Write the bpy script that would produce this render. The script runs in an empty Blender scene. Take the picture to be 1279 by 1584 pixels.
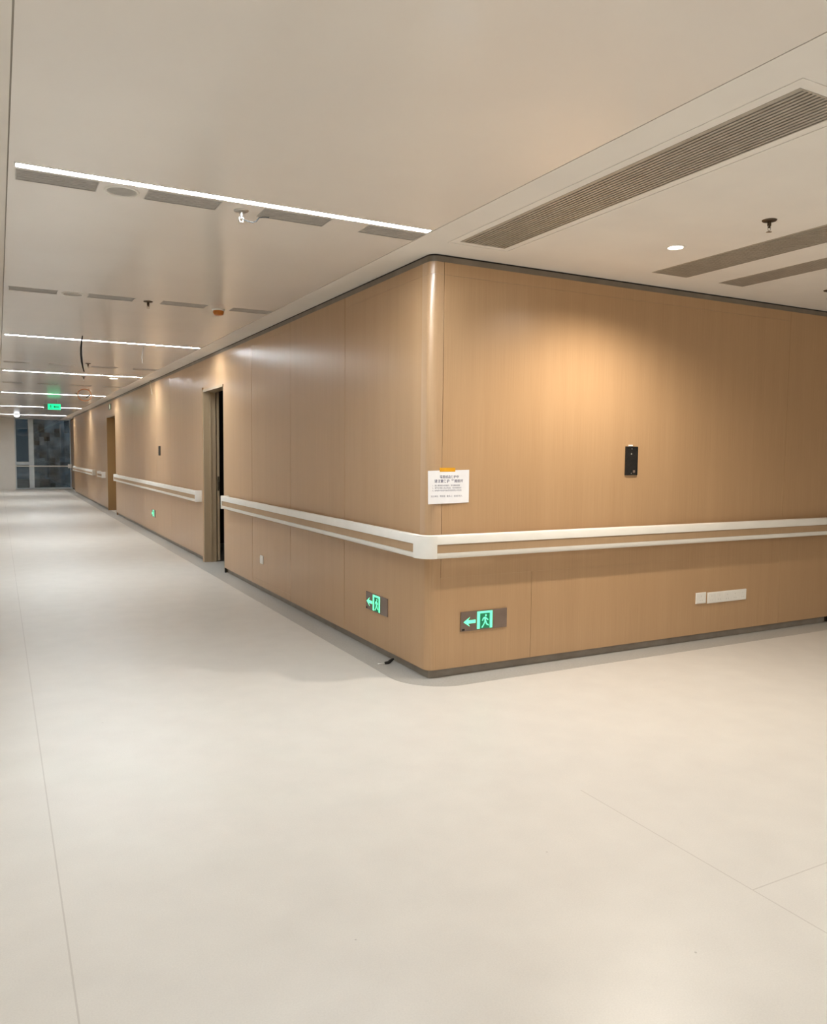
import bpy, bmesh, math, random
from mathutils import Vector, Matrix
random.seed(7)
S = bpy.context.scene
C = S.collection
PI = math.pi

# ------------------------------------------------------------------ camera
FPX = 1211.1
cam_d = bpy.data.cameras.new('camera')
cam = bpy.data.objects.new('camera', cam_d); C.objects.link(cam)
cam_d.sensor_fit = 'VERTICAL'; cam_d.sensor_height = 36.0
cam_d.lens = FPX / 1584.0 * 36.0
cam_d.clip_start = 0.02; cam_d.clip_end = 200
right = Vector((0.88367323, -0.4680091, 0.00943938))
up = Vector((0.02569288, 0.0686271, 0.99731148))
fwd = Vector((0.46739864, 0.88105494, -0.07266844))
M = Matrix((right, up, -fwd)).transposed().to_4x4()
M.translation = Vector((-2.408, -4.333, 1.45))
cam.matrix_world = M
S.camera = cam

# ------------------------------------------------------------------ world, exposure
w = bpy.data.worlds.new('night'); S.world = w; w.use_nodes = True
w.node_tree.nodes['Background'].inputs[0].default_value = (0.07, 0.17, 0.27, 1)
w.node_tree.nodes['Background'].inputs[1].default_value = 0.11
S.view_settings.view_transform = 'Standard'
S.view_settings.look = 'None'
S.view_settings.exposure = 0.32
S.view_settings.gamma = 1.0
S.view_settings.use_curve_mapping = False
S.cycles.use_denoising = True
S.cycles.max_bounces = 10
S.cycles.diffuse_bounces = 6
S.cycles.glossy_bounces = 5
S.cycles.caustics_reflective = False
S.cycles.caustics_refractive = False
S.cycles.sample_clamp_indirect = 6.0

STRIP_POWER = 135.0       # radiance of the linear ceiling lights
SPOT_W = 150.0            # watts of a recessed downlight
HALL_W = 118.0            # downlights of the hall behind the camera

# ------------------------------------------------------------------ materials
def new_mat(name):
    m = bpy.data.materials.new(name); m.use_nodes = True
    return m, m.node_tree, m.node_tree.nodes['Principled BSDF']
def simple(name, col, rough=0.5, metal=0.0, spec=0.5, emit=None, es=0.0, coat=0.0):
    m, t, b = new_mat(name)
    b.inputs['Base Color'].default_value = (*col, 1)
    b.inputs['Roughness'].default_value = rough
    b.inputs['Metallic'].default_value = metal
    b.inputs['Specular IOR Level'].default_value = spec
    b.inputs['Coat Weight'].default_value = coat
    if emit:
        b.inputs['Emission Color'].default_value = (*emit, 1)
        b.inputs['Emission Strength'].default_value = es
    return m
def noisy(name, ca, cb, scale=(1, 1, 1), nscale=5.0, rough=0.5, metal=0.0, detail=4.0, bump=0.0, spec=0.5, lo=0.35, hi=0.65):
    m, t, b = new_mat(name)
    N = t.nodes; Lk = t.links
    tc = N.new('ShaderNodeTexCoord'); mp = N.new('ShaderNodeMapping'); mp.inputs['Scale'].default_value = scale
    nz = N.new('ShaderNodeTexNoise'); nz.inputs['Scale'].default_value = nscale; nz.inputs['Detail'].default_value = detail
    cr = N.new('ShaderNodeValToRGB')
    cr.color_ramp.elements[0].position = lo; cr.color_ramp.elements[0].color = (*ca, 1)
    cr.color_ramp.elements[1].position = hi; cr.color_ramp.elements[1].color = (*cb, 1)
    Lk.new(tc.outputs['Object'], mp.inputs['Vector']); Lk.new(mp.outputs[0], nz.inputs['Vector'])
    Lk.new(nz.outputs['Fac'], cr.inputs[0]); Lk.new(cr.outputs[0], b.inputs['Base Color'])
    b.inputs['Roughness'].default_value = rough; b.inputs['Metallic'].default_value = metal
    b.inputs['Specular IOR Level'].default_value = spec
    if bump:
        bp = N.new('ShaderNodeBump'); bp.inputs['Strength'].default_value = bump; bp.inputs['Distance'].default_value = 0.002
        Lk.new(nz.outputs['Fac'], bp.inputs['Height']); Lk.new(bp.outputs[0], b.inputs['Normal'])
    return m

def wood_mat(name, base, rough=0.30):
    m, t, b = new_mat(name)
    N = t.nodes; Lk = t.links
    tc = N.new('ShaderNodeTexCoord')
    mp = N.new('ShaderNodeMapping'); mp.inputs['Scale'].default_value = (330, 330, 2.2)
    nz = N.new('ShaderNodeTexNoise'); nz.inputs['Scale'].default_value = 1.0; nz.inputs['Detail'].default_value = 3
    mp2 = N.new('ShaderNodeMapping'); mp2.inputs['Scale'].default_value = (9, 9, 0.35)
    nz2 = N.new('ShaderNodeTexNoise'); nz2.inputs['Scale'].default_value = 1.0; nz2.inputs['Detail'].default_value = 4
    Lk.new(tc.outputs['Object'], mp.inputs[0]); Lk.new(mp.outputs[0], nz.inputs[0])
    Lk.new(tc.outputs['Object'], mp2.inputs[0]); Lk.new(mp2.outputs[0], nz2.inputs[0])
    mx = N.new('ShaderNodeMix'); mx.data_type = 'FLOAT'; mx.inputs[0].default_value = 0.35
    Lk.new(nz.outputs['Fac'], mx.inputs[2]); Lk.new(nz2.outputs['Fac'], mx.inputs[3])
    cr = N.new('ShaderNodeValToRGB'); e = cr.color_ramp.elements
    e[0].position = 0.36; e[0].color = (base[0] * .93, base[1] * .915, base[2] * .89, 1)
    e[1].position = 0.62; e[1].color = (base[0] * 1.04, base[1] * 1.04, base[2] * 1.04, 1)
    Lk.new(mx.outputs[0], cr.inputs[0]); Lk.new(cr.outputs[0], b.inputs['Base Color'])
    b.inputs['Roughness'].default_value = rough
    b.inputs['Specular IOR Level'].default_value = 0.5
    return m

WOOD = wood_mat('wood_veneer', (0.478, 0.302, 0.162))
WOOD_CORNER = wood_mat('corner_wood_gloss', (0.478, 0.302, 0.162), 0.34)
WOOD_CORNER.node_tree.nodes['Principled BSDF'].inputs['Coat Weight'].default_value = 1.0
WOOD_CORNER.node_tree.nodes['Principled BSDF'].inputs['Coat Roughness'].default_value = 0.30
WOOD_CORNER.node_tree.nodes['Principled BSDF'].inputs['Coat IOR'].default_value = 1.7
WOOD_FRAME = wood_mat('door_frame_wood', (0.38, 0.28, 0.175))
WOOD_DOOR = wood_mat('door_leaf_wood', (0.32, 0.19, 0.08))
DARK = simple('dark_gap', (0.012, 0.010, 0.009), 0.8)
SUBST = simple('wall_core', (0.10, 0.075, 0.05), 0.8)
PLASTER = noisy('ceiling_plaster', (0.80, 0.765, 0.715), (0.83, 0.795, 0.74), nscale=3, rough=0.85)
WALLPAINT = noisy('wall_paint', (0.72, 0.70, 0.66), (0.76, 0.74, 0.70), nscale=2, rough=0.7)
METALCEIL = noisy('ceiling_metal_panel', (0.82, 0.775, 0.725), (0.85, 0.805, 0.75), nscale=1.5, rough=0.15, spec=0.6)
PLINTH = noisy('plinth_brown', (0.25, 0.21, 0.17), (0.30, 0.26, 0.215), nscale=9, rough=0.45)
TOPTRIM = noisy('top_trim_metal', (0.20, 0.17, 0.135), (0.25, 0.21, 0.17), nscale=6, rough=0.4, metal=0.3)
RAILW = noisy('handrail_vinyl', (0.80, 0.775, 0.715), (0.83, 0.80, 0.745), nscale=8, rough=0.38)
RAILIN = wood_mat('handrail_insert', (0.43, 0.29, 0.17), 0.5)
BORDER = noisy('floor_border_vinyl', (0.39, 0.375, 0.345), (0.44, 0.425, 0.39), nscale=70, rough=0.42)
DIFF = noisy('diffuser_aluminium', (0.44, 0.405, 0.35), (0.50, 0.46, 0.40), nscale=12, rough=0.4, metal=0.2)
VENTGREY = noisy('vent_grey', (0.40, 0.385, 0.36), (0.46, 0.44, 0.41), nscale=20, rough=0.5)
VENTDARK = simple('vent_shadow', (0.085, 0.07, 0.055), 0.7)
WHITEPL = noisy('white_plastic', (0.80, 0.78, 0.73), (0.83, 0.81, 0.76), nscale=10, rough=0.35)
BLACKPL = noisy('black_plastic', (0.012, 0.011, 0.010), (0.02, 0.018, 0.016), nscale=40, rough=0.6, spec=0.25)
CHROME = simple('brushed_metal', (0.55, 0.52, 0.48), 0.28, 1.0)
BRONZE = simple('dark_metal', (0.10, 0.075, 0.05), 0.4, 0.8)
ORANGE = noisy('orange_plastic', (0.50, 0.15, 0.015), (0.60, 0.19, 0.02), nscale=12, rough=0.35)
TAPE = noisy('orange_tape', (0.72, 0.34, 0.01), (0.80, 0.40, 0.02), nscale=20, rough=0.4)
CABLEOR = noisy('orange_cable_sheath', (0.75, 0.33, 0.16), (0.80, 0.38, 0.2), nscale=12, rough=0.4)
PAPER = noisy('paper', (0.80, 0.80, 0.82), (0.86, 0.86, 0.88), nscale=6, rough=0.8)
INK = simple('ink', (0.22, 0.22, 0.30), 0.8)
SIGNPANEL = noisy('sign_panel', (0.165, 0.115, 0.09), (0.20, 0.145, 0.115), nscale=8, rough=0.3)
GREENLIT = simple('green_lit', (0.1, 0.5, 0.3), 0.5, emit=(0.16, 1.0, 0.52), es=0.95)
GREENDIM = simple('green_unlit', (0.01, 0.16, 0.08), 0.4, emit=(0.0, 0.5, 0.2), es=0.12)
WINFRAME = noisy('window_aluminium', (0.54, 0.60, 0.63), (0.60, 0.66, 0.69), nscale=5, rough=0.35, metal=0.2)
STRIPEM = simple('strip_light_lens', (0.9, 0.9, 0.9), 0.5, emit=(0.90, 0.96, 1.0), es=STRIP_POWER)
LAMPEM = simple('downlight_lens', (0.9, 0.9, 0.9), 0.5, emit=(1.0, 0.90, 0.74), es=14)
CONCRETE = noisy('outdoor_rock_wall', (0.035, 0.04, 0.042), (0.15, 0.16, 0.165), nscale=1.3, rough=0.9, detail=8, bump=0.6, lo=0.38, hi=0.6)

def floor_mat():
    m, t, b = new_mat('floor_vinyl')
    N = t.nodes; Lk = t.links
    tc = N.new('ShaderNodeTexCoord')
    nz = N.new('ShaderNodeTexNoise'); nz.inputs['Scale'].default_value = 190; nz.inputs['Detail'].default_value = 2
    nl = N.new('ShaderNodeTexNoise'); nl.inputs['Scale'].default_value = 5; nl.inputs['Detail'].default_value = 7
    vo = N.new('ShaderNodeTexVoronoi'); vo.inputs['Scale'].default_value = 3.1
    for n in (nz, nl, vo): Lk.new(tc.outputs['Object'], n.inputs['Vector'])
    cr = N.new('ShaderNodeValToRGB'); e = cr.color_ramp.elements
    e[0].position = 0.3; e[0].color = (0.62, 0.592, 0.545, 1)
    e[1].position = 0.7; e[1].color = (0.70, 0.672, 0.62, 1)
    mx = N.new('ShaderNodeMix'); mx.data_type = 'FLOAT'; mx.inputs[0].default_value = 0.5
    Lk.new(nz.outputs['Fac'], mx.inputs[2]); Lk.new(nl.outputs['Fac'], mx.inputs[3]); Lk.new(mx.outputs[0], cr.inputs[0])
    # small scuffs
    lt = N.new('ShaderNodeMath'); lt.operation = 'LESS_THAN'; lt.inputs[1].default_value = 0.012
    Lk.new(vo.outputs['Distance'], lt.inputs[0])
    sm = N.new('ShaderNodeMath'); sm.operation = 'MULTIPLY'; sm.inputs[1].default_value = 0.45
    Lk.new(lt.outputs[0], sm.inputs[0])
    c1 = N.new('ShaderNodeMix'); c1.data_type = 'RGBA'; c1.inputs[7].default_value = (0.22, 0.19, 0.16, 1)
    Lk.new(sm.outputs[0], c1.inputs[0]); Lk.new(cr.outputs[0], c1.inputs[6])
    # weld seams
    sx = N.new('ShaderNodeSeparateXYZ'); Lk.new(tc.outputs['Object'], sx.inputs[0])
    def band(out, c, hw):
        a = N.new('ShaderNodeMath'); a.operation = 'COMPARE'; a.inputs[1].default_value = c; a.inputs[2].default_value = hw
        Lk.new(out, a.inputs[0]); return a.outputs[0]
    def cond(out, v, op):
        a = N.new('ShaderNodeMath'); a.operation = op; a.inputs[1].default_value = v; Lk.new(out, a.inputs[0]); return a.outputs[0]
    def mul(p, q):
        a = N.new('ShaderNodeMath'); a.operation = 'MULTIPLY'; Lk.new(p, a.inputs[0]); Lk.new(q, a.inputs[1]); return a.outputs[0]
    def mxx(p, q):
        a = N.new('ShaderNodeMath'); a.operation = 'MAXIMUM'; Lk.new(p, a.inputs[0]); Lk.new(q, a.inputs[1]); return a.outputs[0]
    s1 = band(sx.outputs[0], -2.262, 0.0026)
    s2 = mul(band(sx.outputs[0], -0.200, 0.0024), cond(sx.outputs[1], -1.75, 'LESS_THAN'))
    s3 = mul(band(sx.outputs[1], -2.632, 0.0024), cond(sx.outputs[0], -0.2, 'GREATER_THAN'))
    s = mxx(mxx(s1, s2), s3)
    sf = N.new('ShaderNodeMath'); sf.operation = 'MULTIPLY'; sf.inputs[1].default_value = 0.42; Lk.new(s, sf.inputs[0])
    c2 = N.new('ShaderNodeMix'); c2.data_type = 'RGBA'; c2.inputs[7].default_value = (0.36, 0.32, 0.28, 1)
    Lk.new(sf.outputs[0], c2.inputs[0]); Lk.new(c1.outputs[2], c2.inputs[6])
    Lk.new(c2.outputs[2], b.inputs['Base Color'])
    b.inputs['Roughness'].default_value = 0.36
    b.inputs['Specular IOR Level'].default_value = 0.5
    return m
FLOOR = floor_mat()

def glass_mat():
    m = bpy.data.materials.new('window_glass'); m.use_nodes = True
    t = m.node_tree; N = t.nodes; Lk = t.links
    for n in list(N):
        if n.type != 'OUTPUT_MATERIAL': N.remove(n)
    out = [n for n in N if n.type == 'OUTPUT_MATERIAL'][0]
    tr = N.new('ShaderNodeBsdfTransparent'); tr.inputs[0].default_value = (0.80, 0.88, 0.90, 1)
    gl = N.new('ShaderNodeBsdfGlossy'); gl.inputs['Roughness'].default_value = 0.01
    fr = N.new('ShaderNodeFresnel'); fr.inputs[0].default_value = 1.5
    mu = N.new('ShaderNodeMath'); mu.operation = 'MULTIPLY'; mu.inputs[1].default_value = 1.6
    mx = N.new('ShaderNodeMixShader')
    Lk.new(fr.outputs[0], mu.inputs[0]); Lk.new(mu.outputs[0], mx.inputs[0]); Lk.new(tr.outputs[0], mx.inputs[1]); Lk.new(gl.outputs[0], mx.inputs[2])
    Lk.new(mx.outputs[0], out.inputs[0])
    return m
GLASS = glass_mat()

# ------------------------------------------------------------------ helpers
def link(name, bm, mats, parent=None, smooth=False):
    me = bpy.data.meshes.new(name)
    bmesh.ops.recalc_face_normals(bm, faces=bm.faces)
    bm.to_mesh(me); bm.free()
    o = bpy.data.objects.new(name, me); C.objects.link(o)
    for m in (mats if isinstance(mats, (list, tuple)) else [mats]): me.materials.append(m)
    if smooth:
        for p in me.polygons: p.use_smooth = True
        try: me.set_sharp_from_angle(angle=math.radians(35))
        except Exception: pass
    if parent: o.parent = parent
    return o
def tag(o, label, cat, group=None):
    o['label'] = label; o['category'] = cat
    if group: o['group'] = group
    return o
def thing(name, label, cat, loc=(0, 0, 0), rz=0, group=None):
    o = bpy.data.objects.new(name, None); C.objects.link(o)
    o.empty_display_size = 0.05
    o.location = loc; o.rotation_euler = (0, 0, rz)
    return tag(o, label, cat, group)
def struct(name, bm, mats, parent=None, smooth=False):
    o = link(name, bm, mats, parent, smooth)
    if not parent: o['kind'] = 'structure'
    return o
def box(bm, x0, x1, y0, y1, z0, z1, mi=0):
    vs = [bm.verts.new((x, y, z)) for z in (z0, z1) for (x, y) in ((x0, y0), (x1, y0), (x1, y1), (x0, y1))]
    for f in ((0, 3, 2, 1), (4, 5, 6, 7), (0, 1, 5, 4), (1, 2, 6, 5), (2, 3, 7, 6), (3, 0, 4, 7)):
        fc = bm.faces.new([vs[i] for i in f]); fc.material_index = mi
def rbox(x0, x1, y0, y1, z0, z1, r=0.002, seg=2):
    bm = bmesh.new(); box(bm, x0, x1, y0, y1, z0, z1)
    bmesh.ops.bevel(bm, geom=list(bm.edges), offset=r, segments=seg, affect='EDGES', profile=0.5)
    return bm
def lathe(bm, prof, seg=24, cx=0, cy=0, mi=0):
    rings = []
    for (r, z) in prof:
        if r < 1e-6: rings.append([bm.verts.new((cx, cy, z))])
        else: rings.append([bm.verts.new((cx + r * math.cos(2 * PI * k / seg), cy + r * math.sin(2 * PI * k / seg), z)) for k in range(seg)])
    for a, b in zip(rings[:-1], rings[1:]):
        for k in range(seg):
            k2 = (k + 1) % seg
            if len(a) == 1 and len(b) == 1: continue
            if len(a) == 1: f = bm.faces.new([a[0], b[k], b[k2]])
            elif len(b) == 1: f = bm.faces.new([a[k], b[0], a[k2]])
            else: f = bm.faces.new([a[k], a[k2], b[k2], b[k]])
            f.material_index = mi
def tube(bm, pts, r, seg=8, cap=True):
    pts = [Vector(p) for p in pts]; rings = []
    rs = r if isinstance(r, (list, tuple)) else [r] * len(pts)
    n = None
    for i, p in enumerate(pts):
        t = (pts[min(i + 1, len(pts) - 1)] - pts[max(i - 1, 0)]).normalized()
        if n is None:
            n = t.orthogonal().normalized()
        else:
            n = (n - t * n.dot(t)).normalized()
        b = t.cross(n)
        rings.append([bm.verts.new(p + (n * math.cos(2 * PI * k / seg) + b * math.sin(2 * PI * k / seg)) * rs[i]) for k in range(seg)])
    for a, b in zip(rings[:-1], rings[1:]):
        for k in range(seg): bm.faces.new([a[k], a[(k + 1) % seg], b[(k + 1) % seg], b[k]])
    if cap:
        bm.faces.new(rings[0]); bm.faces.new(rings[-1])
def corner_path(d, rf, y1, x2, y_start=None, n=10, ye=None):
    """plan path standing d in front of the two walls: down the corridor wall, round the corner, along the right wall"""
    R = rf + d; cx = cy = rf
    p = [(-d, y1)]
    for k in range(n + 1):
        a = PI + (PI / 2) * k / n
        p.append((cx + R * math.cos(a), cy + R * math.sin(a)))
    p.append((x2, -d))
    return p
def sweep(bm, rf, prof, y1, x2, n=10, closed=True, caps=True, mode='full', mi=0):
    """prof: list of (d, z). mode full / left (straight, y1..x2 on corridor wall) / arc"""
    cols = []
    for (d, z) in prof:
        if mode == 'full': pl = corner_path(d, rf, y1, x2, n=n)
        elif mode == 'left': pl = [(-d, y1), (-d, x2)]
        elif mode == 'arc':
            pl = corner_path(d, rf, y1, x2, n=n)
        cols.append([bm.verts.new((x, y, z)) for x, y in pl])
    m = len(cols); L = len(cols[0])
    for i in range(m if closed else m - 1):
        a, b = cols[i], cols[(i + 1) % m]
        for k in range(L - 1):
            f = bm.faces.new([a[k], a[k + 1], b[k + 1], b[k]]); f.material_index = mi
    if caps and closed:
        bm.faces.new([c[0] for c in cols]).material_index = mi
        bm.faces.new([c[-1] for c in reversed(cols)]).material_index = mi
def poly_extrude(bm, pts, y0, y1, mi=0):
    """polygon in XZ extruded along Y from y0 to y1"""
    a = [bm.verts.new((x, y0, z)) for x, z in pts]; b = [bm.verts.new((x, y1, z)) for x, z in pts]
    bm.faces.new(a).material_index = mi; bm.faces.new(list(reversed(b))).material_index = mi
    for i in range(len(pts)):
        j = (i + 1) % len(pts); bm.faces.new([a[i], b[i], b[j], a[j]]).material_index = mi
def copy_tree(o, parent=None):
    c = o.copy(); C.objects.link(c)
    if parent: c.parent = parent
    for ch in list(o.children): copy_tree(ch, c)
    return c

H = 2.70; HB = 0.06; HT = 2.655
RW = 0.055     # radius of the rounded wall corner

# ------------------------------------------------------------------ floor
bm = bmesh.new(); box(bm, -9, 9, -10, 29.3, -0.1, 0)
struct('floor', bm, FLOOR)
def border_left(y0, y1, jx=0.0):
    box(bm, -0.185, jx, y0, y1, 0.0, 0.0015)
bm = bmesh.new()     # grey vinyl border following the walls
sweep(bm, 0.17, [(0.185, 0.0), (0.185, 0.0016), (-0.05, 0.0016), (-0.05, 0.0)], 29.1, 8.9, n=14)
struct('trim_1', bm, BORDER)
bm = bmesh.new(); box(bm, 0.05, 0.26, 5.10, 6.12, 0, 0.0014); struct('trim_2', bm, BORDER)
bm = bmesh.new(); box(bm, -1.86, 0.0, 28.70, 29.2, 0, 0.0022); struct('trim_3', bm, BORDER)

# ------------------------------------------------------------------ panelled walls
def panels_left(bm, ys, z0=HB, z1=HT, hz=None, x=0.0):
    """wood boards on the corridor wall between seams ys; hz = {bay: (z,..)} horizontal seams"""
    g = 0.0026
    for i in range(len(ys) - 1):
        a, b = ys[i] + (g if i else 0), ys[i + 1] - (g if i < len(ys) - 2 else 0)
        zs = [z0] + list((hz or {}).get(i, ())) + [z1]
        for k in range(len(zs) - 1):
            box(bm, x, x + 0.015, a, b, zs[k] + (0.0005 if k else 0), zs[k + 1] - (0.0005 if k < len(zs) - 2 else 0), 0)
def core_left(bm, y0, y1, z0, z1, x=0.0, d=0.155):
    if z0 < HB:
        box(bm, x + 0.0155, x + d, y0, y1, HB, z1, 1); box(bm, x + 0.045, x + d, y0, y1, z0, HB, 1)
    else: box(bm, x + 0.0155, x + d, y0, y1, z0, z1, 1)
Y1, Y2, Y3, Y4 = 5.09, 6.13, 14.88, 16.50     # door 1 and door 2 openings
DH1, DH2 = 2.275, 2.33

bm = bmesh.new()
# rounded corner board
prof = [(0.0, 0.86), (0.0, 2.578), (-0.014, 2.578), (-0.014, 0.86)]
sweep(bm, RW, prof, 0.115, 0.0925, n=14, mi=2)
prof = [(0.0, HB), (0.0, 0.8595), (-0.014, 0.8595), (-0.014, HB)]
sweep(bm, RW, prof, 0.115, 0.0925, n=14, mi=0)
prof = [(0.0, 2.579), (0.0, HT), (-0.014, HT), (-0.014, 2.579)]
sweep(bm, RW, prof, 0.115, 0.0925, n=14, mi=2)
panels_left(bm, [0.115, 1.37, 2.66, 3.91, Y1], hz={1: (), 2: (0.12, 2.595), 0: (2.58,), 3: (2.58,)})
core_left(bm, 0.10, Y1, 0.0, H)
box(bm, 0.0155, 0.2, 0.06, 0.12, HB, H, 1); box(bm, 0.046, 0.2, 0.06, 0.12, 0, HB, 1)
struct('wall_left', bm, [WOOD, SUBST, WOOD_CORNER], smooth=True)
bm = bmesh.new()
panels_left(bm, [Y2, 8.37, 9.62, 10.87, 12.12, 13.37, Y3], hz={0: (2.58,)})
core_left(bm, Y2, Y3, 0, H)
core_left(bm, Y1, Y2, DH1, H); box(bm, 0, 0.015, Y1, Y2, DH1, HT)
struct('wall_left', bm, [WOOD, SUBST])
bm = bmesh.new()
panels_left(bm, [Y4, 18.0, 19.1, 20.35, 21.6, 23.3, 26.0])
core_left(bm, Y4, 26.0, 0, H)
core_left(bm, Y3, Y4, DH2, H); box(bm, 0, 0.015, Y3, Y4, DH2, HT)
panels_left(bm, [26.0, 27.5, 29.1], x=0.13)
core_left(bm, 26.0, 29.1, 0, H, x=0.13); box(bm, 0.0, 0.2, 26.0, 26.01, HB, HT, 0)
struct('wall_left', bm, [WOOD, SUBST])

bm = bmesh.new()
g = 0.0008
xs = [0.0955, 0.814, 3.39, 5.8, 8.9]
for i in range(len(xs) - 1):
    x0 = xs[i] + (g if i else 0); x1 = xs[i + 1] - g
    if i == 0:      # short seam below the handrail only
        continue
    if i == 1:
        box(bm, 0.0955, 3.39 - g, 0, 0.015, 0.66, 2.578)
        box(bm, 0.0955, 3.39 - g, 0, 0.015, 2.579, HT)
        box(bm, 0.0929, 0.8134, 0, 0.015, HB, 0.6598)
        box(bm, 0.8160, 3.39 - g, 0, 0.015, HB, 0.6598)
    else:
        box(bm, x0, x1, 0, 0.015, HB, HT)
box(bm, 0.0955, 8.9, 0.0155, 0.2, HB, H, 1); box(bm, 0.0955, 8.9, 0.046, 0.2, 0, HB, 1)
struct('wall_right', bm, [WOOD, SUBST])

# top shadow-gap trim, plinth
def rib(bm, d0, d1, z0, z1, y1, x2):
    sweep(bm, RW, [(d0, z0), (d0, z1), (d1, z1), (d1, z0)], y1, x2, n=8)
def seg_left(bm, d0, d1, z0, z1, a, b):
    box(bm, -d0, -d1, a, b, z0, z1)
bm = bmesh.new()
rib(bm, 0.001, -0.0154, HT + 0.0005, H - 0.010, 14.0, 8.9)
box(bm, -0.001, 0.0154, 14.0, 26.0, HT + 0.0005, H - 0.010)
struct('trim_4', bm, TOPTRIM)
bm = bmesh.new()
rib(bm, -0.002, -0.0154, H - 0.0098, H, 26.0, 8.9)
struct('trim_5', bm, DARK)
bm = bmesh.new()
rib(bm, -0.030, -0.045, 0.0017, HB - 0.0005, Y1 - 0.03, 4.05)
box(bm, 4.1, 8.8, 0.030, 0.045, 0.0017, HB - 0.0005)
struct('baseboard_right', bm, PLINTH)
bm = bmesh.new()
box(bm, 0.030, 0.045, Y2, Y3, 0.0017, HB - 0.0005); box(bm, 0.030, 0.045, Y4, 26.0, 0.0017, HB - 0.0005)
struct('baseboard_left', bm, PLINTH)
for nm, loc in (('baseboard_left', (-0.002, Y1 - 0.012, 0)), ('baseboard_right', (4.075, 0.0, 0))):
    bm = bmesh.new(); box(bm, -0.006 if nm.endswith('right') else 0, 0.014, -0.012, 0.012, 0.002, HB - 0.002)
    o = struct(nm, bm, DARK); o.location = loc

# ------------------------------------------------------------------ other walls
LW = -2.75
bm = bmesh.new(); box(bm, LW - 0.15, LW, 0.9, 29.3, 0, H); struct('wall_far_left', bm, WALLPAINT)
bm = bmesh.new(); box(bm, LW, -1.83, 28.72, 29.3, 0, H); struct('wall_end', bm, WALLPAINT)
bm = bmesh.new(); box(bm, -9, LW - 0.15, 0.9, 1.05, 0, H); struct('wall_lobby', bm, WALLPAINT)
bm = bmesh.new(); box(bm, -9.15, -9, -10, 1.05, 0, H); struct('wall_west', bm, WALLPAINT)
bm = bmesh.new(); box(bm, -9, 9, -10.15, -10, 0, H); struct('wall_back', bm, WALLPAINT)
bm = bmesh.new(); box(bm, 9, 9.15, -10, 0.2, 0, H); struct('wall_east', bm, WALLPAINT)
# unlit room behind door 1, its darkness painted into the wall colour
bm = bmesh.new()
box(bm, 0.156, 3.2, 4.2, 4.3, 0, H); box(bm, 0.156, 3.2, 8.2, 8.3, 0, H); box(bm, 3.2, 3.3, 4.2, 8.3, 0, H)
struct('wall_room', bm, simple('unlit_room_dark', (0.03, 0.02, 0.02), 0.9))

# ------------------------------------------------------------------ ceilings
def grid_slab(bm, x0, x1, y0, y1, holes, z0, z1, mi=0):
    X = sorted({x0, x1, *[h[0] for h in holes], *[h[1] for h in holes]}); Yv = sorted({y0, y1, *[h[2] for h in holes], *[h[3] for h in holes]})
    X = [v for v in X if x0 <= v <= x1]; Yv = [v for v in Yv if y0 <= v <= y1]
    for i in range(len(X) - 1):
        for j in range(len(Yv) - 1):
            cx, cy = (X[i] + X[i + 1]) / 2, (Yv[j] + Yv[j + 1]) / 2
            if any(h[0] < cx < h[1] and h[2] < cy < h[3] for h in holes): continue
            box(bm, X[i], X[i + 1], Yv[j], Yv[j + 1], z0, z1, mi)
E1, E2 = -0.2245, -2.334
LIN = [(0.02, 0.332, -2.515, -0.31), (1.540, 1.862, -2.515, -0.305), (2.186, 2.433, -2.515, -0.302)]
JY = 9.245
bm = bmesh.new()
box(bm, E1 + 0.003, 0.2, -0.30, JY - 0.012, H, H + 0.03)
box(bm, E1 + 0.003, 0.2, JY + 0.012, 29.3, H, H + 0.03)
grid_slab(bm, E1 + 0.003, 9, -10, -0.30, LIN, H, H + 0.03)
box(bm, 0.2, 9, -0.30, 0.2, H, H + 0.03)
box(bm, 0.2, 3.3, 4.2, 8.3, H, H + 0.03)
box(bm, LW, E2 - 0.006, -0.5, 29.3, H, H + 0.03)
box(bm, -9, E2 - 0.006, -10, -0.5, H, H + 0.03); box(bm, -9, LW, -0.5, 1.05, H, H + 0.03)
struct('ceiling', bm, PLASTER)
bm = bmesh.new(); box(bm, -9.1, 9.1, -10.1, 29.4, H + 0.12, H + 0.2)  # slab added above the ceilings to keep light out, dark behind open joints
struct('ceiling', bm, DARK)
STRIPS = [(-0.43, True), (5.235, True), (9.465, True), (14.56, True), (20.22, True), (25.70, True), (-6.0, True)]
holes = []
for y, _ in STRIPS: holes.append((-2.312, -0.232, y, y + 0.062))
ROWS = [-0.345, 2.455, 8.06, 11.74]
for y in ROWS:
    for (a, b) in ((-2.305, -1.957), (-1.738, -1.384), (-1.168, -0.797), (-0.584, -0.190)):
        holes.append((a, min(b, -0.232), y, y + 0.155))
bm = bmesh.new()
edges = [-10.0, -3.3, -0.16, 2.62, JY - 0.012]
grid_slab(bm, E2, E1 - 0.003, -10.0, -0.4315, holes, H, H + 0.012)
grid_slab(bm, E2, E1 - 0.003, -0.43, 2.452, holes, H, H + 0.012)
grid_slab(bm, E2, E1 - 0.003, 2.4535, 5.2335, holes, H, H + 0.012)
grid_slab(bm, E2, E1 - 0.003, 5.235, JY - 0.012, holes, H, H + 0.012)
grid_slab(bm, E2, E1 - 0.003, JY + 0.012, 14.5585, holes, H, H + 0.012)
grid_slab(bm, E2, E1 - 0.003, 14.56, 20.2185, holes, H, H + 0.012)
grid_slab(bm, E2, E1 - 0.003, 20.22, 29.3, holes, H, H + 0.012)
struct('ceiling', bm, METALCEIL)
JOINT = simple('ceiling_joint', (0.36, 0.33, 0.29), 0.8)
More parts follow.
